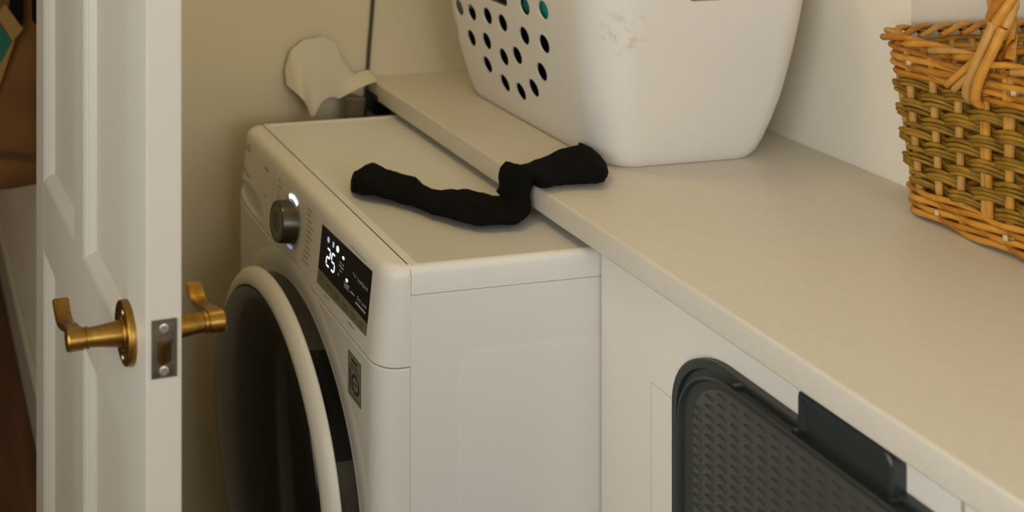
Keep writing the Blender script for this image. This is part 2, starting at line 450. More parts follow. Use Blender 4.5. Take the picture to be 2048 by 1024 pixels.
# ================================================================== TUMBLE DRYER
KX = 0.012 / 0.115
def xfront(z): return -(0.835 - max(z, 0.72)) * KX
def build_dryer():
    e = thing('tumble_dryer', 'white front-loading tumble dryer with a lit display, under the worktop', 'dryer', (0.3, 0.3, 0))
    Wy = 0.598
    # upper front: control panel with rounded corners and a tilted face
    def ring(z, ins, xb=0.0347, r=0.030):
        x0 = xfront(z) + ins
        o = rrect(x0, xb, ins * .8, Wy - ins * .8, r, 8, radii=(.0008, r, r, .0008))
        return [Vector((x, y, z)) for x, y in o]
    zz = [(.7208, .0012), (.7216, .0002), (.735, 0), (.755, 0), (.775, 0), (.795, 0), (.815, 0), (.832, 0), (.8385, .0006), (.8435, .0024), (.8470, .0056), (.8488, .0095), (.8494, .013)]
    cp = obj('control_panel', loft(bmesh.new(), [ring(z, i) for z, i in zz]), M_machp, e)
    # finger pocket of the water drawer
    cut = bmesh.new()
    bmesh.ops.create_uvsphere(cut, u_segments=32, v_segments=20, radius=1.0)
    for v in cut.verts:
        v.co = Vector((-0.0050 + v.co.x * .0180, 0.522 + v.co.y * .068, 0.7445 + v.co.z * .0195 + (v.co.y * .003)))
    boolean(cp, cut)
    for p in cp.data.polygons: p.use_smooth = True
    cp.data.set_sharp_from_angle(angle=math.radians(32))
    # lower front
    def ring2(z, ins):
        o = rrect(-0.012 + ins, 0.0340, ins, Wy - ins, .030, 8, radii=(.0008, .030, .030, .0008))
        return [Vector((x, y, z)) for x, y in o]
    obj('front_panel', loft(bmesh.new(), [ring2(.03, .002), ring2(.033, 0), ring2(.7175, 0), ring2(.7190, .0012)]), M_machp, e, 32)
    # embossed rim round the door opening
    obj('door_surround', lathe(bmesh.new(), (-.0119, .30, .44), (-1, 0, 0), [(0, .290), (.0009, .284), (.0013, .275), (.0006, .264), (0, .258)], 96, False, False), M_machp, e, 40)
    # cabinet sides
    sp = B(.0345, .615, 0.0008, Wy - .0008, .03, .8128, .0012)
    obj('side_panel', sp, M_mach, e)
    bm = bmesh.new()
    x0, x1, z0, z1 = .10, .57, .12, .735
    rr = [rrect(x0 + k, x1 - k, z0 + k, z1 - k, .03, 5) for k in (0, .006, .010)]
    loft(bm, [[Vector((x, y, z)) for x, z in r] for r, y in zip(rr, (.0007, .0001, -.0002))], True, False, True)
    obj('side_emboss', bm, M_mach, e, 40)
    # top plate with sunk centre
    bm = bmesh.new()
    def tr(ins, z, r=.007): return [Vector((x, y, z)) for x, y in rrect(.0352 + ins * .06, .622 - ins, ins, Wy - ins, r, 5, radii=(r, .001, .001, r))]
    loft(bm, [tr(0, .8142), tr(0, .8405), tr(.0012, .8450), tr(.0040, .8483), tr(.0075, .8495),
              tr(.0110, .8495)], True, True, False)
    def ti(ins, z): return [Vector((x, y, z)) for x, y in rrect(.0480 + ins, .610 - ins, .0110 + ins, Wy - .0110 - ins, .004, 5)]
    R0 = tr(.0110, .8495); n0 = len(R0)
    loft(bm, [R0, ti(0, .8495), ti(.0012, .8478), ti(.0030, .8470)], True, False, True)
    obj('top_plate', bm, M_mach, e, 35)
    obj('seam_gap', B(.0338, .0360, .425, Wy - .004, .8450, .8497), M_groove, e)
    # feet
    for fx in (.07, .56):
        for fy in (.06, .54):
            obj('foot', lathe(bmesh.new(), (fx, fy, 0), (0, 0, 1), [(0, .022), (.012, .022), (.014, .012), (.031, .012)], 20), M_smoke, e)
    # ---- display
    tl = math.hypot(1, KX); nrm = Vector((-1, 0, KX)) / tl * 1.0; nrm = Vector((-1.0, 0, KX)).normalized()
    def pp(y, z, o=0.0): return Vector((xfront(z), y, z)) + nrm * o
    def quad_slab(c, m, name, parent, o0, o1):
        bm = bmesh.new(); loft(bm, [[pp(y, z, o) for y, z in c] for o in (o0, o1)])
        return obj(name, bm, m, parent)
    yl, yr, zt, zb, zg = .2120, .0405, .8285, .7405, .7600
    dsp = quad_slab([(yl, zg), (yr, zg + .0015), (yr, zt + .0015), (yl, zt - .0050)], M_black, 'display_screen', e, -.002, .0006)
    tag(dsp, 'black glass display panel')
    strip = quad_slab([(yl, zb - .002), (yr, zb + .004), (yr, zg + .0015), (yl, zg)], M_strip, 'button_strip', e, -.002, .0006)
    def bars(name, m, parent, rects, o=.0009):
        bm = bmesh.new()
        for (ya, yb, za, zb_) in rects:
            vsq = [bm.verts.new(pp(y, z, o)) for y, z in ((ya, za), (yb, za), (yb, zb_), (ya, zb_))]
            bm.faces.new(vsq)
        return tag(obj(name, bm, m, parent), kind='stuff' if len(rects) > 1 else None)
    # seven segment 25
    def seg_digit(bm, y0, z0, w, h, segs, t=.0024):
        g = .0005
        S = {'a': ((0, h), (w, h)), 'd': ((0, 0), (w, 0)), 'g': ((0, h / 2), (w, h / 2)), 'f': ((0, h), (0, h / 2)),
             'b': ((w, h), (w, h / 2)), 'e': ((0, h / 2), (0, 0)), 'c': ((w, h / 2), (w, 0))}
        for s in segs:
            (u0, v0), (u1, v1) = S[s]
            dv = Vector((u1 - u0, v1 - v0)); L = dv.length; dv /= L; pv = Vector((-dv.y, dv.x))
            a = Vector((u0, v0)) + dv * (t * .55 + g); b = Vector((u1, v1)) - dv * (t * .55 + g)
            hx = [a - dv * t * .45, a + pv * t * .5, b + pv * t * .5, b + dv * t * .45, b - pv * t * .5, a - pv * t * .5]
            bm.faces.new([bm.verts.new(pp(y0 - q.x, z0 + q.y, .0010)) for q in hx])
    bm = bmesh.new()
    seg_digit(bm, .1855, .7765, .0115, .0235, 'abged'); seg_digit(bm, .1680, .7765, .0115, .0235, 'afgcd')
    tag(obj('digit_readout', bm, M_led, dsp), 'glowing white digits 25')
    def dot(name, m, y, z, ry, rz, o=.0010, n=14):
        bm = bmesh.new()
        bm.faces.new([bm.verts.new(pp(y + ry * math.cos(2 * PI * k / n), z + rz * math.sin(2 * PI * k / n), o)) for k in range(n)])
        return obj(name, bm, m, dsp)
    dot('status_icon', M_leddim, .1845, .8120, .0042, .0042)
    bars('status_icon', M_leddim, dsp, [(.1695, .1640, .8085, .8160)])
    dot('status_icon', M_led, .1510, .8125, .0045, .0045)
    dot('indicator_light', M_led, .1300, .8090, .0036, .0022)
    dot('indicator_light', M_led, .1125, .7858, .0036, .0022)
    tx = bmesh.new()
    def T(s, size, y, z, al='CENTER'): text_bm(tx, s, size, lambda u, v: pp(y - u, z + v, .0009), al)
    T('EcoHybrid', .0075, .0640, .8020); T('Time', .0060, .0900, .8030); T('Dry Level', .0075, .0620, .7790)
    obj('panel_lettering', tx, M_lprint, dsp)
    bars('small_print', M_lprint, dsp, [(.0800, .0480, .7700, .7725), (.1420, .1260, .7935, .7955), (.1420, .1260, .7985, .8000),
         (.1385, .1300, .7880, .7895), (.1430, .1400, .7795, .7830), (.1210, .1020, .7745, .7755), (.1210, .1020, .7805, .7815),
         (.1190, .1040, .7770, .7790), (.0980, .0850, .7765, .7785)])
    rb = []
    for k, y in enumerate((.195, .168, .140, .112, .083, .058)):
        zc = .7495 + (.0015 if k > 3 else 0)
        rb += [(y + .008, y - .008, zc + .0012, zc + .0032)]
        if k > 1: rb += [(y + .007, y - .007, zc - .0035, zc - .0019)]
    bars('strip_print', mat('strip_print', (.095, .08, .045), .6), strip, rb)
    bars('small_print', M_print, e, [(.185, .166, .7325, .7340), (.100, .078, .7352, .7368), (.110, .060, .8335, .8345)], .0004)
    # ---- programme dial
    ctr = pp(.3295, .7800)
    dial = obj('dial', lathe(bmesh.new(), ctr, nrm, [(.000, .0335), (.002, .0330), (.0225, .0318), (.0255, .0308), (.0262, .0290), (.0255, .0250)], 72, True, True), M_knob, e, 30)
    tag(dial, 'brushed grey metal programme dial')
    obj('dial_face', lathe(bmesh.new(), ctr + nrm * .0256, nrm, [(0, .0249), (.0004, .0246), (-.0003, .012), (-.0006, .0002)], 56, False, True), M_knobf, dial, 30)
    def arc(name, m, r0, r1, a0, a1, o, n=24):
        bm = bmesh.new(); pr_ = None
        for k in range(n + 1):
            a = math.radians(a0 + (a1 - a0) * k / n)
            q = [bm.verts.new(pp(.3295 - r * math.cos(a), .7800 + r * math.sin(a), o)) for r in (r0, r1)]
            if pr_: bm.faces.new((pr_[0], pr_[1], q[1], q[0]))
            pr_ = q
        return obj(name, bm, m, dial)
    arc('dial_ring', mat('frosted_ring', (.50, .50, .50), .4), .0336, .0405, 0, 360, .0004, 60)
    arc('ring_light', mat('ring_led', (.9, .95, 1), .5, emis=(.92, .95, 1.0), estr=1.6), .0345, .0410, 62, 118, .0012)
    arc('ring_light', mat('ring_led_dim', (.6, .65, .9), .5, emis=(.6, .66, 1.0), estr=.35), .0350, .0400, -112, -68, .0012)
    # programme names either side (illegibly small)
    pb = []
    for k in range(6):
        z = .8190 - .0085 * k
        pb += [(.4030 - .002 * (k % 2), .4030 - (.014, .017, .011, .016, .013, .015)[k], z, z + .0022)]
    for k in range(11):
        z = .8230 - .0078 * k; w = (.022, .015, .019, .026, .018, .024, .016, .021, .024, .018, .026)[k]
        y0 = .2740 + .006 * math.sin(k / 10 * PI) * -1
        pb += [(y0, y0 - w, z, z + .0022)]
    bars('programme_print', mat('programme_print', (.40, .36, .27), .6), e, pb, .0004)
    lg = bmesh.new(); text_bm(lg, 'LG', .0175, lambda u, v: pp(.5560 - u, .8210 + v, .0012))
    obj('maker_mark', lg, mat('maker_print', (.15, .13, .085), .6), e)
    bars('small_print', M_print, e, [(.4690, .4490, .8150, .8185), (.585, .560, .7770, .7800), (.560, .535, .7740, .7765), (.4560, .4490, .7720, .7755)], .0004)
    bars('drawer_seam', mat('soft_seam', (.42, .38, .28), .7), e, [(.4205, .4198, .7230, .8330)], .0003)
    # ---- ten year sticker
    st = obj('warranty_sticker', B(-.0126, -.0119, .0510, .0925, .6425, .7015), M_stick, e)
    tag(st, 'silver sticker printed with a black 10')
    def sq(y, z): return Vector((-.0128, y, z))
    bm = bmesh.new()
    for (ya, yb, za, zb_) in ((.0925, .0510, .6425, .6437), (.0925, .0510, .7003, .7015), (.0925, .0915, .6425, .7015), (.0520, .0510, .6425, .7015),
                              (.0905, .0530, .6823, .6838), (.0815, .0620, .6918, .6960), (.0830, .0600, .6868, .6884), (.0880, .0550, .6462, .6474)):
        bm.faces.new([bm.verts.new(sq(*q)) for q in ((ya, za), (yb, za), (yb, zb_), (ya, zb_))])
    bm.faces.new([bm.verts.new(sq(*q)) for q in ((.0870, .6515), (.0835, .6515), (.0835, .6790), (.0870, .6790), (.0890, .6765), (.0890, .6735), (.0870, .6745))])
    pr_ = None
    for k in range(41):
        a = 2 * PI * k / 40
        q = [bm.verts.new(sq(.0683 + r * math.cos(a), .6650 + r * 1.05 * math.sin(a))) for r in (.0088, .0132)]
        if pr_: bm.faces.new((pr_[0], pr_[1], q[1], q[0]))
        pr_ = q
    bm.faces.new([bm.verts.new(sq(*q)) for q in ((.0740, .6635), (.0625, .6635), (.0625, .6665), (.0740, .6665))])
    obj('sticker_print', bm, M_dprint, st)
    # ---- round door
    c = Vector((-.0115, .30, .44)); ax = Vector((-1, 0, 0))
    dr = obj('door', lathe(bmesh.new(), c, ax, [(0, .2515), (.010, .2515), (.030, .2535)], 120, True, True), M_smoke, e, 30)
    tag(dr, 'round dryer door with dark glass and white ring')
    obj('door_ring', lathe(bmesh.new(), c, ax, [(.0285, .2500), (.0285, .2600), (.0310, .2622), (.0370, .2618), (.0440, .2560), (.0490, .2470), (.0505, .2400), (.0495, .2365), (.0440, .2355)], 120, False, False), M_machp, dr, 40)
    prof = [(.0440, .2357), (.0492, .2350), (.0560, .2300), (.0640, .2190), (.0730, .1950), (.0800, .1600), (.0845, .1100), (.0865, .0600), (.0870, .0005)]
    obj('door_glass', lathe(bmesh.new(), c, ax, prof, 120, False, True), M_dglass, dr, 40)
    # finger grip notch on the door's edge
    bm = bmesh.new(); rings = []
    for k in range(25):
        a = math.radians(208 + 32 * k / 24)      # from +y, towards the lower side
        rr0 = .2522
        rings.append([c + ax * h + Vector((0, math.cos(a) * r, -math.sin(a) * r)) for h, r in ((.0015, rr0 + .0004), (.0280, rr0 + .0022), (.0280, rr0 - .004), (.0015, rr0 - .004))])
    loft(bm, rings)
    obj('finger_grip', bm, M_black, dr)
build_dryer()

# ================================================================== LAUNDRY BASKET
def build_laundry():
    e = thing('laundry_basket', 'tall white plastic laundry basket with round holes on the worktop', 'basket', (.565, .353, ZT))
    PR = [(0, 0, .045), (.004, .0035, .046), (.012, .0085, .047), (.03, .0155, .049), (.06, .0245, .052), (.10, .035, .056), (.14, .0430, .060),
          (.18, .0500, .063), (.22, .0560, .066), (.26, .0610, .068), (.30, .0650, .070), (.33, .0670, .070)]
    X0, X1, Y0, Y1 = .434, .697, .150, .562
    def ring(dz, off, r, ins):
        n = 10
        o = rrect(X0 - off + ins, X1 + off - ins, Y0 - off * .95 + ins, Y1 + off * .6 - ins, max(.01, r - ins), n)
        out = []
        # subdivide the straight runs so that holes land on small faces
        L = len(o)
        for i in range(L):
            a = Vector(o[i]); b = Vector(o[(i + 1) % L]); out.append(a)
            k = int((b - a).length / .03)
            for j in range(1, k): out.append(a + (b - a) * (j / k))
        return out
    def rings(ins, zoff):
        base = None; rr = []
        for dz, off, r in PR:
            o = rrect(X0 - off + ins, X1 + off - ins, Y0 - off * .95 + ins, Y1 + off * .6 - ins, max(.01, r - ins), 10)
            out = []
            L = len(o)
            for i in range(L):
                a = Vector(o[i]); b = Vector(o[(i + 1) % L]); out.append(a)
                k = (6 if (i // 11) in (0, 2) else 10) if i % 11 == 10 else 1
                for j in range(1, k): out.append(a + (b - a) * (j / k))
            rr.append([Vector((p.x, p.y, ZT + .0008 + dz + zoff)) for p in out])
        return rr
    outer = rings(0, 0); inner = rings(.0028, .003)
    for r in inner[-1:]:
        for v in r: v.z = outer[-1][0].z
    bm = bmesh.new()
    allr = outer + inner[::-1]
    loft(bm, allr, True, True, True)
    body = obj('body', bm, M_plast, e)
    cut = bmesh.new()
    holes = [(.5169, 1.0632), (.4723, 1.0638), (.4181, 1.0695), (.3703, 1.0681), (.2924, 1.1136), (.2394, 1.1185), (.4902, 1.0135), (.4356, 1.0214),
             (.3065, 1.0616), (.2505, 1.0618), (.4509, .9756), (.386, 1.0059), (.3401, 1.0203), (.2717, 1.0112), (.4034, .9559), (.3541, .9554), (.3083, .9746),
             (.280, 1.168), (.228, 1.174), (.515, 1.116), (.552, 1.018), (.560, 1.068)]
    for y, z in holes:
        lathe(cut, (.30, y, z), (1, 0, 0), [(0, .0150), (.16, .0150)], 22)
    # grip slots
    loft(cut, [[Vector((x, y, z)) for y, z in rrect(.345, .470, 1.100, 1.155, .008, 4)] for x in (.30, .46)])
    loft(cut, [[Vector((x, y, z)) for x, z in rrect(.520, .612, 1.1555, 1.195, .010, 4)] for y in (.05, .14)])
    boolean(body, cut)
    for p in body.data.polygons: p.use_smooth = True
    body.data.set_sharp_from_angle(angle=math.radians(28))
    # rolled rim at the top
    top = [Vector((p.x, p.y, ZT + .333)) for p in outer[-1]]
    obj('rim', tube(bmesh.new(), top, .006, 8, True), M_plast, e, 50)
build_laundry()

def lump(name, m, c, rad, label, cat, seed, amp=.25, parent=None):
    bm = bmesh.new(); bmesh.ops.create_icosphere(bm, subdivisions=4, radius=1)
    for v in bm.verts:
        k = 1 + amp * nz(v.co + Vector((seed, 0, 0)), 1.6) + amp * .5 * nz(v.co + Vector((0, seed, 0)), 3.7)
        # squarish heap
        q = Vector([math.copysign(abs(x) ** .7, x) for x in v.co])
        v.co = Vector((c[0] + q.x * rad[0] * k, c[1] + q.y * rad[1] * k, c[2] + q.z * rad[2] * k))
        v.co.z = max(v.co.z, c[2] - rad[2] * .98)
    return tag(obj(name, bm, m, None, 80), label, cat)
def heap(m, x0, x1, y0, y1, z0, z1, label, seed, flare):
    rings = []; N = 14
    for k in range(N + 1):
        u = k / N; z = z0 + (z1 - z0) * math.sin(min(1, u * 1.25) * PI / 2)
        sh = 0 if u < .8 else ((u - .8) / .2) ** 2 * .06
        fl = flare * (z - z0)
        o = rrect(x0 - fl + sh, x1 + fl - sh, y0 - fl * .2 + sh, y1 + fl * .5 - sh, .045, 8)
        ring = []
        for i, (x, y) in enumerate(o):
            p = Vector((x, y, z)); f = nz(p + Vector((seed, 0, 0)), 22)
            c = Vector(((x0 + x1) / 2, (y0 + y1) / 2, z))
            p = c + (p - c) * (1 - .035 * abs(f))
            if u > .6: p.z += .012 * nz(p + Vector((0, seed, 0)), 25)
            ring.append(p)
        rings.append(ring)
    return tag(obj('garment', loft(bmesh.new(), rings), m, None, 75), label, 'clothing')
heap(M_cloth, .438, .690, .245, .548, ZT + .007, 1.050, 'black crumpled garment filling the bottom of the white laundry basket', 3.1, .25)
lump('garment', M_grey, (.555, .480, 1.120), (.150, .092, .045), 'dark grey garment lying on the black one in the laundry basket', 'clothing', 5.7, .08)
lump('garment', M_teal, (.480, .295, 1.112), (.080, .074, .040), 'teal garment near the top of the white laundry basket', 'clothing', 8.3, .10)

# ================================================================== SOCK
def build_sock():
    zt = .8488
    # sections: (upper silhouette pixel, lower silhouette pixel, thickness)
    S = []
    def on_top(u, l, h): 
        A = at(l[0], l[1], 2, zt + .002); Bq = at(u[0], u[1], 2, zt + h * .75)
        S.append((A, Bq, h, Vector((0, 0, 1)), zt))
    on_top((702, 366), (701, 379), .010)
    on_top((708, 350), (706, 391), .022)
    on_top((724, 337), (721, 397), .027)
    on_top((747, 329), (745, 402), .027)
    on_top((774, 340), (771, 406), .020)
    on_top((800, 350), (796, 413), .021)
    on_top((826, 354), (815, 418), .023)
    on_top((846, 368), (838, 426), .018)
    on_top((872, 379), (862, 436), .016)
    on_top((905, 380), (890, 444), .020)
    on_top((940, 381), (914, 452), .022)
    on_top((968, 389), (948, 459), .020)
    on_top((992, 392), (990, 460), .022)
    on_top((1004, 391), (1033, 458), .022)
    rings = []
    def ring(A, Bq, h, up, ex=.75, n=26, seed=0):
        c = (A + Bq) / 2; half = (Bq - A) / 2; half -= up * half.dot(up)
        w = half.length; hx = half / w
        out = []
        for k in range(n):
            a = 2 * PI * k / n
            cx_ = math.copysign(abs(math.cos(a)) ** ex, math.cos(a)); sy = math.copysign(abs(math.sin(a)) ** min(.85, ex + .1), math.sin(a))
            p = c - up * ((c - A).dot(up)) + hx * (w * cx_) + up * (h * .5 + h * .5 * sy)
            p += up * (.0035 * nz(p + Vector((seed, 0, 0)), 45) if sy > 0.1 else 0)
            out.append(p)
        return out
    for i, (A, Bq, h, up, zm) in enumerate(S): rings.append(ring(A, Bq, h, up))
    # going up the front edge of the worktop and over it
    nx = Vector((-1, 0, 0))
    yb = at(1016, 372, 0, XC - .006).y; ya = at(1066, 420, 0, XC - .006).y
    def sec(cx0, cz0, y_far, y_near, h, up):
        A = Vector((cx0, y_near, cz0)); Bq = Vector((cx0, y_far, cz0))
        return ring(A, Bq, h, up, .8)
    rings.append(sec(XC - .0140, .8590, yb - .002, ya - .014, .022, Vector((-.85, 0, .53))))
    rings.append(sec(XC - .0065, .8720, yb + .003, ya - .006, .021, Vector((-.97, 0, .24))))
    rings.append(sec(XC - .0060, .8880, yb + .004, ya - .005, .019, Vector((-.94, 0, .34))))
    rings.append(sec(XC - .0010, .8990, yb + .002, ya - .006, .019, Vector((-.60, 0, .80))))
    def over(u, l, h, ex=.65):
        A = at(l[0], l[1], 2, ZT + .0028); Bq = at(u[0], u[1], 2, ZT + h * .9)
        rings.append(ring(A, Bq, h, Vector((0, 0, 1)), ex))
    over((1034, 330), (1086, 384), .021)
    over((1060, 320), (1108, 380), .018)
    over((1088, 311), (1134, 378), .019)
    over((1114, 302), (1160, 377), .022, .60)
    over((1138, 294), (1184, 376), .025, .52)
    over((1154, 290), (1204, 373), .027, .46)
    over((1166, 286), (1216, 362), .026, .50)
    # densify along the length with Catmull-Rom so folds can be added
    D = []
    N = len(rings)
    for i in range(N - 1):
        p0 = rings[max(i - 1, 0)]; p1 = rings[i]; p2 = rings[i + 1]; p3 = rings[min(i + 2, N - 1)]
        for s in range(3):
            t = s / 3.0
            D.append([.5 * ((2 * b) + (c - a) * t + (2 * a - 5 * b + 4 * c - d) * t * t + (3 * b - a - 3 * c + d) * t ** 3) for a, b, c, d in zip(p0, p1, p2, p3)])
    D.append(rings[-1])
    for j, r in enumerate(D):
        c = sum(r, Vector()) / len(r)
        for k, p in enumerate(r):
            dv = (p - c).normalized()
            f = .0042 * nz(p, 48) + .0028 * nz(p + Vector((5, 0, 0)), 105)
            q = p + dv * f
            if q.x > XC and q.z > ZT: q.x = min(q.x, .4215 - (q.z - ZT) * .35 if q.y > .17 else 9)
            if q.x > XC - .004: q.z = max(q.z, ZT + .0006) if q.z > ZT - .012 else q.z
            if j < 40 and q.x < XC - .03: q.z = max(q.z, zt + .0004)
            r[k] = q
        if j > len(D) - 7:       # ribbed cuff
            for k, p in enumerate(r): r[k] = p + (p - c).normalized() * (.0008 if (k % 2) else -.0004)
    # open cuff: fold the last ring inwards
    c = sum(D[-1], Vector()) / len(D[-1]); bk = (sum(D[-4], Vector()) / len(D[-4]) - c)
    D.append([c + (p - c) * .93 for p in D[-1]])
    D.append([c + (p - c) * .80 + bk * .6 for p in D[-2]])
    bm = loft(bmesh.new(), D)
    o = tag(obj('sock', bm, M_cloth, None, 55), 'limp black sock lying from the dryer top up onto the worktop', 'sock')
build_sock()

# ================================================================== WICKER BASKET
def build_wicker():
    zb = ZT + .0015
    e = thing('wicker_basket', 'brown willow wicker basket with a twisted handle at the right of the worktop', 'basket', (.90, -.20, ZT))
    H = .238
    # outline of the basket at height fraction t
    def lim(t):
        return (.7285 - .010 * t, 1.05 + .05 * t, -.345 - .03 * t, -.062 + .027 * t)
    def outline(t, off, N=160):
        x0, x1, y0, y1 = lim(t); r = .045
        o = rrect(x0 - off, x1 + off, y0 - off, y1 + off, r + off, 8)
        o = [Vector((a, b, 0)) for a, b in o]
        return o
    def sampler(t):
        o = outline(t, 0); L = [0]
        # start in the middle of the front side (x0)
        for i in range(len(o)): L.append(L[-1] + (o[(i + 1) % len(o)] - o[i]).length)
        tot = L[-1]
        def f(s):
            s = (s % 1.0) * tot
            for i in range(len(o)):
                if L[i + 1] >= s:
                    u = (s - L[i]) / max(1e-9, L[i + 1] - L[i]); a = o[i]; b = o[(i + 1) % len(o)]
                    p = a.lerp(b, u); d = (b - a).normalized(); return p, Vector((d.y, -d.x, 0))
            return o[0], Vector((1, 0, 0))
        return f, tot
    f0, tot0 = sampler(.5)
    NS = int(round(tot0 / .0325)); NS += NS % 2
    TT = {}
    def P3(s, z, out=0.0):
        t = max(0, min(1, (z - zb) / H)); key = round(t, 3)
        if key not in TT: TT[key] = sampler(t)[0]
        p, n = TT[key](s)
        return Vector((p.x, p.y, z)) + n * out
    # phase so that one stake sits beside the handle on the front side
    ph = 0.0
    # stakes
    for k in range(NS):
        s = (k + ph) / NS
        pts = [P3(s, zb + .012 + (H - .030) * i / 7, .0) for i in range(8)]
        obj('stake', tube(bmesh.new(), pts, .0046, 8), M_stake, e, 60)
    for yy in (-.188, -.215):
        pts = [Vector((.7285 - .010 * i / 7 - .0005, yy, zb + .012 + (H - .030) * i / 7)) for i in range(8)]
        obj('stake', tube(bmesh.new(), pts, .0046, 8), M_rodA, e, 60)
    # weavers: bundles of three or four rods per row
    rows = 9; z0 = zb + .0480; pitch = .0163
    rnd = random.Random(4)
    for r in range(rows):
        nr = 3
        for q in range(nr):
            rad = .0026 + rnd.random() * .0008
            zc = z0 + r * pitch + (q - (nr - 1) / 2) * .0053
            jit = rnd.random() * 10
            pts = []
            M = NS * 6
            for i in range(M):
                sI = i / 6.0
                w = math.cos(PI * (sI - ph) + PI * r)
                w = math.copysign(abs(w) ** .9, w)
                z = zc + .0046 * math.sin(PI * (sI - ph) + PI * r + .9) + .0030 * nz(Vector((sI * .45, jit, r)), 1.0)
                pts.append(P3(sI / NS, z, w * .0076 + .0012 * nz(Vector((sI * .5, r, jit)), 1)))
            m = M_rodC if (r + q) % 3 else M_rodD
            obj('weaver', tube(bmesh.new(), pts, rad, 6, True), m, e, 80)
    # waling rods at the foot and under the rim, each winding gently past its neighbours
    def waling(name, zlist, radf, amp, mats, twist):
        for j, z in enumerate(zlist):
            pts = []; M = NS * 5
            for i in range(M):
                sI = i / 5.0
                a = sI * twist + j * 2.1
                pts.append(P3(sI / NS, z + amp * .55 * math.sin(a), .0025 + amp * math.cos(a)))
            obj(name, tube(bmesh.new(), pts, radf[j % len(radf)], 7, True), mats[j % len(mats)], e, 80)
    waling('foot_rod', [zb + .0060, zb + .0115, zb + .0180, zb + .0245, zb + .0310, zb + .0365], (.0046, .0040, .0043), .0042, (M_rodA, M_rodB, M_rodA), 2 * PI / 3.0)
    waling('rim_rod', [zb + H - .0480, zb + H - .0415, zb + H - .0345, zb + H - .0270, zb + H - .0190], (.0040, .0043, .0048, .0050), .0038, (M_rodB, M_rodA, M_rodB, M_rodA), 2 * PI / 4.0)
    # rolled border: overlapping slanted rods lying along the rim
    Z = zb + H
    nb = NS
    for k in range(nb):
        pts = []
        for i in range(9):
            u = i / 8.0
            s = (k + ph + u * 2.6) / NS
            ang = PI * (1.05 - 1.15 * u)
            pts.append(P3(s, Z - .0080 + .0085 * math.sin(ang) , .0035 - .0095 * math.cos(ang)))
        obj('border_rod', tube(bmesh.new(), pts, lambda u: .0050 - .0012 * u, 7), (M_rodA, M_stake, M_rodB)[k % 3], e, 70)
    # pale cut ends poking out of the rim and the foot
    for s, z in [((k + .5) / NS, zb + H - .030 - .006 * (k % 2)) for k in range(0, NS, 2)] + [((k + .3) / NS, zb + .024 - .005 * (k % 2)) for k in range(1, NS, 3)]:
        a = P3(s, z, .004); b = P3(s - .25 / NS, z - .0006, .0118)
        obj('cut_end', tube(bmesh.new(), [a, a.lerp(b, .6), b], .0040, 8), M_cut, e, 50)
    # base: woven sticks
    x0, x1, y0, y1 = lim(0)
    for k in range(16):
        y = y0 + .02 + (y1 - y0 - .04) * k / 15
        obj('base_stick', tube(bmesh.new(), [(x0 + .01, y, zb + .010), (x1 - .01, y, zb + .010)], .0085, 6), M_rodD, e, 60)
    # ---- twisted handle arching over the basket from the front side
    yh = -.2045; xf = .7185; xb = 1.10; top = 1.40
    arc_ = []
    for i in range(61):
        u = i / 60.0
        a = PI * u
        x = (xf + xb) / 2 - (xb - xf) / 2 * math.cos(a)
        z = 1.090 + (top - 1.090) * math.sin(a) ** .62
        arc_.append(Vector((x + (.004 if u < .05 else 0), yh - .016 * math.sin(a), z)))
    core = obj('handle_core', tube(bmesh.new(), arc_, .0065, 8), M_rodB, e, 60)
    hd = []
    for j in range(6):
        pts = []
        L = 0
        for i, p in enumerate(arc_):
            if i: L += (arc_[i] - arc_[i - 1]).length
            t = arc_[min(i + 1, 60)] - arc_[max(i - 1, 0)]
            a, b = frame_of(t, Vector((0, 1, 0)))
            an = -L / .155 * 2 * PI + j * PI / 3 + .5
            pts.append(p + a * .0105 * math.cos(an) + b * .0105 * math.sin(an))
        obj('handle_rod', tube(bmesh.new(), pts[1:], .0056, 8), (M_rodA, M_rodB, M_stake)[j % 3], e, 70)
    # rods of the handle splayed over the rim and tucked in below it
    def wrap(pts, r, m): 
        # smooth the control polygon
        q = [Vector(p) for p in pts]
        for _ in range(2):
            nq = [q[0]]
            for a, b in zip(q, q[1:]): nq += [a.lerp(b, .25), a.lerp(b, .75)]
            q = nq + [q[-1]]
        obj('binding_rod', tube(bmesh.new(), q, r, 8), m, e, 70)
    xo = .7035
    wrap([(.712, yh - .001, 1.185), (.7035, yh + .004, 1.155), (xo - .002, yh + .016, 1.122), (xo, yh + .026, 1.098), (xo + .003, yh + .030, 1.082), (xo + .018, yh + .031, 1.077)], .0056, M_stake)
    wrap([(.714, yh - .011, 1.180), (.7045, yh - .006, 1.150), (xo - .003, yh + .006, 1.118), (xo, yh + .015, 1.096), (xo + .003, yh + .018, 1.078), (xo + .018, yh + .019, 1.074)], .0056, M_rodA)
    wrap([(xo + .006, yh + .012, 1.140), (xo - .001, yh + .022, 1.126), (xo - .001, yh + .042, 1.103), (xo + .003, yh + .057, 1.090), (xo + .016, yh + .064, 1.087)], .0042, M_rodA)
    wrap([(xo + .006, yh + .006, 1.134), (xo - .001, yh + .016, 1.119), (xo - .001, yh + .035, 1.098), (xo + .003, yh + .048, 1.086), (xo + .016, yh + .053, 1.083)], .0042, M_stake)
build_wicker()

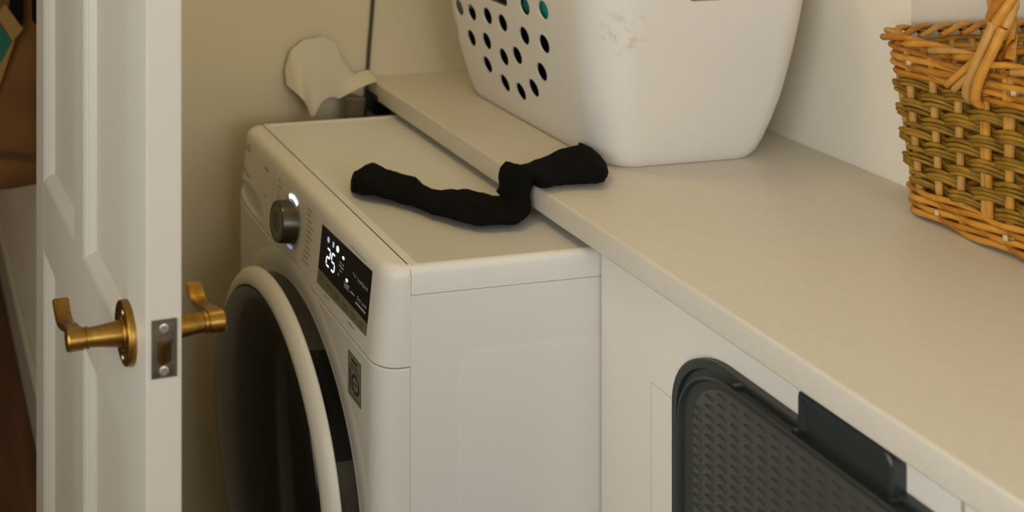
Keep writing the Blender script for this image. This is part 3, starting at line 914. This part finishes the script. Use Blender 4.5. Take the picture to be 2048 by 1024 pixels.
# ================================================================== CHARCOAL HAMPER
def build_hamper():
    e = thing('laundry_hamper', 'charcoal plastic hamper lid with embossed weave leaning on the cabinet', 'hamper', (.285, -.40, 0))
    Y1, Y0 = -.153, -.655           # far and near end of the lid
    # back flange
    def fl(x, z1, ins, y1=Y1): return [Vector((x, y, z)) for y, z in rrect(Y0 + ins, y1 - ins, .30 + ins, z1 - ins, .085 - ins, 12)]
    bm = bmesh.new()
    loft(bm, [fl(.3085, .818, 0), fl(.3085, .818, 0), fl(.2990, .818, 0), fl(.2975, .818, .002), fl(.2975, .818, .010), fl(.3020, .818, .0115)], True, True, True)
    fo = obj('back_flange', bm, M_hamp, e, 35)
    # front tray with raised rim, nearer the viewer
    yo = -.199
    def ft(x, ins, zt=.8215): return [Vector((x, y, z)) for y, z in rrect(Y0 - .01 + ins, yo - ins, .28 + ins, zt - ins, max(.02, .078 - ins), 12)]
    bm = bmesh.new()
    loft(bm, [ft(.2975, .010), ft(.2880, .009), ft(.2830, .0080), ft(.2720, .0), ft(.2695, .0006), ft(.2690, .0022), ft(.2700, .0036), ft(.2735, .0050)], True, True, False)
    obj('front_rim', bm, M_hamp, e, 35)
    def pn(x, k): return [Vector((x, y, z)) for y, z in rrect(Y0 + .012 + k, yo - .0215 - k, .30 + k, .8215 - .0085 - k, .060 - k, 12)]
    bm = bmesh.new()
    loft(bm, [ft(.2735, .0050), pn(.2742, -.0015), pn(.2740, 0)], True, False, False)
    obj('rim_band', bm, M_hamp, e, 35)
    bm = bmesh.new()
    loft(bm, [pn(.2740, 0), pn(.2726, .001), pn(.2718, .0025)], True, False, True)
    obj('front_panel', bm, M_hampp, e, 35)
    # embossed weave: small wedge-shaped scales in offset rows
    bm = bmesh.new()
    py, pz = .0190, .0112
    xp = .2718
    def inside(y, z):
        y1 = yo - .024; z1 = .8215 - .0135; r = .055
        if y > y1 or z > z1 or y < Y0 + .02: return False
        if y > y1 - r and z > z1 - r and math.hypot(y - (y1 - r), z - (z1 - r)) > r: return False
        return True
    for i in range(26):
        for j in range(34):
            y = yo - .0315 - i * py; z = .8055 - j * pz
            if not inside(y, z): continue
            w, h, t = .0110, .0054, .0042
            a = bm.verts.new((xp, y + w * .5, z + h * .2)); b = bm.verts.new((xp, y - w * .5, z + h * .55)); c = bm.verts.new((xp, y - w * .5, z - h * .8)); d = bm.verts.new((xp, y + w * .5, z - h * .5))
            p = bm.verts.new((xp - t, y + w * .42, z + .0006)); q = bm.verts.new((xp - t * .25, y - w * .40, z - .0006))
            for fidx in ((a, b, q, p), (b, c, q), (c, d, p, q), (d, a, p)):
                bm.faces.new(fidx)
    tag(obj('embossed_scales', bm, M_hampp, e), kind='stuff')
    # upright grip tab
    def tb(x, ins): return [Vector((x, y, z)) for y, z in rrect(-.4585 + ins, -.3480 - ins, .800, .8540 - ins, .010, 5, radii=(.003, .012, .001, .001))]
    bm = bmesh.new()
    loft(bm, [tb(.3085, 0), tb(.2945, 0), tb(.2925, .0015), tb(.2925, .0050), tb(.2965, .0070)])
    obj('grip_tab', bm, M_hamp, e, 35)
    for y in (-.268, -.352, -.462):
        obj('rib', B(.2850, .2985, y - .003, y + .003, .785, .8165, .001), M_hamp, e)
    # tapering bin under the lid, resting on the floor
    bm = bmesh.new()
    loft(bm, [[Vector((x, y, z)) for x, y in rrect(-.085 + k, .268 - k, Y0 + .02 + k, yo - .03 - k, .05, 8)] for z, k in ((0.002, .03), (.02, .022), (.33, .004), (.36, 0), (.365, 0.003))], True, True, False)
    ob = obj('bin', bm, M_hamp, e, 40)
build_hamper()

# ================================================================== BEHIND THE DRYER
def build_paper():
    y0 = .646
    bot = [(582, 178), (590, 184), (597, 190), (606, 200), (614, 214), (621, 230), (626, 234), (631, 230), (638, 217), (648, 205), (660, 198), (672, 197), (684, 201), (702, 190), (726, 174), (752, 160)]
    topc = [(582, 148), (592, 112), (620, 88), (660, 82), (688, 98), (703, 131), (716, 148), (724, 157), (740, 151), (752, 149)]
    def ip(tab, x):
        for (a, b), (c, d) in zip(tab, tab[1:]):
            if x <= c: return b + (d - b) * (x - a) / (c - a)
        return tab[-1][1]
    bm = bmesh.new(); N = 60; V = 10; grid = []
    for side in (0, .0006):
        g = []
        for i in range(N + 1):
            px = 582 + (752 - 582) * i / N; col = []
            for j in range(V + 1):
                v = j / V; py = ip(bot, px) * (1 - v) + ip(topc, px) * v
                p = at(px, py, 1, y0)
                p.y += .012 * math.sin((px - 626) / 34.0) * (1 - v) + .034 * v + side + .036 * (1 - v) * max(0.0, 1 - (px - 582) / 22.0)
                col.append(bm.verts.new(p))
            g.append(col)
        grid.append(g)
    for g in grid:
        for i in range(N):
            for j in range(V): bm.faces.new((g[i][j], g[i + 1][j], g[i + 1][j + 1], g[i][j + 1]))
    a, b = grid
    for i in range(N):
        bm.faces.new((a[i][0], a[i + 1][0], b[i + 1][0], b[i][0])); bm.faces.new((a[i][V], a[i + 1][V], b[i + 1][V], b[i][V]))
    for j in range(V):
        bm.faces.new((a[0][j], a[0][j + 1], b[0][j + 1], b[0][j])); bm.faces.new((a[N][j], a[N][j + 1], b[N][j + 1], b[N][j]))
    tag(obj('paper_sheet', bm, M_paper, None, 60), 'curled white paper sheet tucked behind the tumble dryer', 'paper')
build_paper()
def build_hose():
    bm = bmesh.new()
    pts = []; R0 = .018
    prof = []
    for i in range(46):
        prof.append((i * .0022, R0 + (.0018 if i % 2 else -.0010)))
    lathe(bm, (.236, .648, .770), (.05, 0, 1), prof, 20)
    tag(obj('vent_hose', bm, M_hose, None, 50), 'grey ribbed hose standing behind the tumble dryer', 'hose')
build_hose()
def build_block():  # plain black block set in the gap, not identified further
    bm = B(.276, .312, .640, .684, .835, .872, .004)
    tag(obj('block', bm, M_black, None), 'small black piece in the gap behind the dryer under the worktop', 'block')
build_block()
def build_cable():
    a = at(735, 152, 1, YF - .005); b = at(746, 0, 1, YF - .005)
    d = b - a
    pts = [a - d * 1.0, a - d * .4, a, a + d * .35 + Vector((-.0008, 0, 0)), a + d * .7, b, b + d * 1.5, b + d * 4, b + d * 9]
    tag(obj('cable', tube(bmesh.new(), pts, .0036, 8), M_cable, None, 60), 'thin dark cable running up the cream wall behind the dryer', 'cable')
build_cable()

# ================================================================== HALL: HANGING BAG
def build_bag():
    y = .90
    e = thing('canvas_bag', 'brown canvas bag hanging on the hall wall beyond the open door', 'bag', (-.46, y, .655))
    bm = bmesh.new(); rings = []
    for z, w, t in ((.652, .120, .010), (.657, .128, .022), (.70, .132, .034), (.78, .130, .040), (.88, .126, .038), (.98, .122, .030), (1.08, .118, .022), (1.20, .112, .012)):
        ring = []
        for k in range(28):
            a = 2 * PI * k / 28
            p = Vector((-.462 + w * math.copysign(abs(math.cos(a)) ** .6, math.cos(a)), y + t * math.sin(a), z))
            p.y += .010 * nz(p, 16); p.z += .006 * nz(p + Vector((3, 0, 0)), 9)
            ring.append(p)
        rings.append(ring)
    loft(bm, rings)
    obj('body', bm, M_bag, e, 70)
    def patch(name, m, pts, o=.050, th=.003):
        bm = bmesh.new()
        loft(bm, [[at(px, py, 1, y - o + d) for px, py in pts] for d in (0, th)])
        obj(name, bm, m, e)
    patch('green_patch', M_green, [(-30, 100), (0, 50), (25, 82), (6, 130), (-18, 145)], .054)
    patch('black_patch', M_cloth, [(15, 30), (26, -40), (48, -40), (47, 44), (42, 52)], .051)
    patch('black_patch', M_cloth, [(62, -40), (74, -40), (74, 52), (64, 40)], .051)
    patch('tan_strap', M_tan, [(-8, 30), (10, 8), (46, 58), (26, 84)], .056)
    patch('tan_strap', M_tan, [(24, 84), (33, 72), (10, 140), (-14, 210), (-22, 170)], .056)
    patch('printed_band', mat('bag_print', (.07, .030, .008), .9), [(-20, 300), (64, 312), (64, 324), (-20, 314)], .046)
    st = []
    for i in range(13):
        a = PI * i / 12
        st.append((-.462 - .06 * math.cos(a), y, 1.19 + .14 * math.sin(a) ** .7))
    obj('handle_loop', tube(bmesh.new(), st, .010, 8), M_tan, e, 60)
    obj('hook', tube(bmesh.new(), [(-.302, y, 1.345), (-.36, y, 1.330), (-.462, y, 1.318), (-.490, y, 1.345)], .006, 8), M_steel, e, 60)
build_bag()
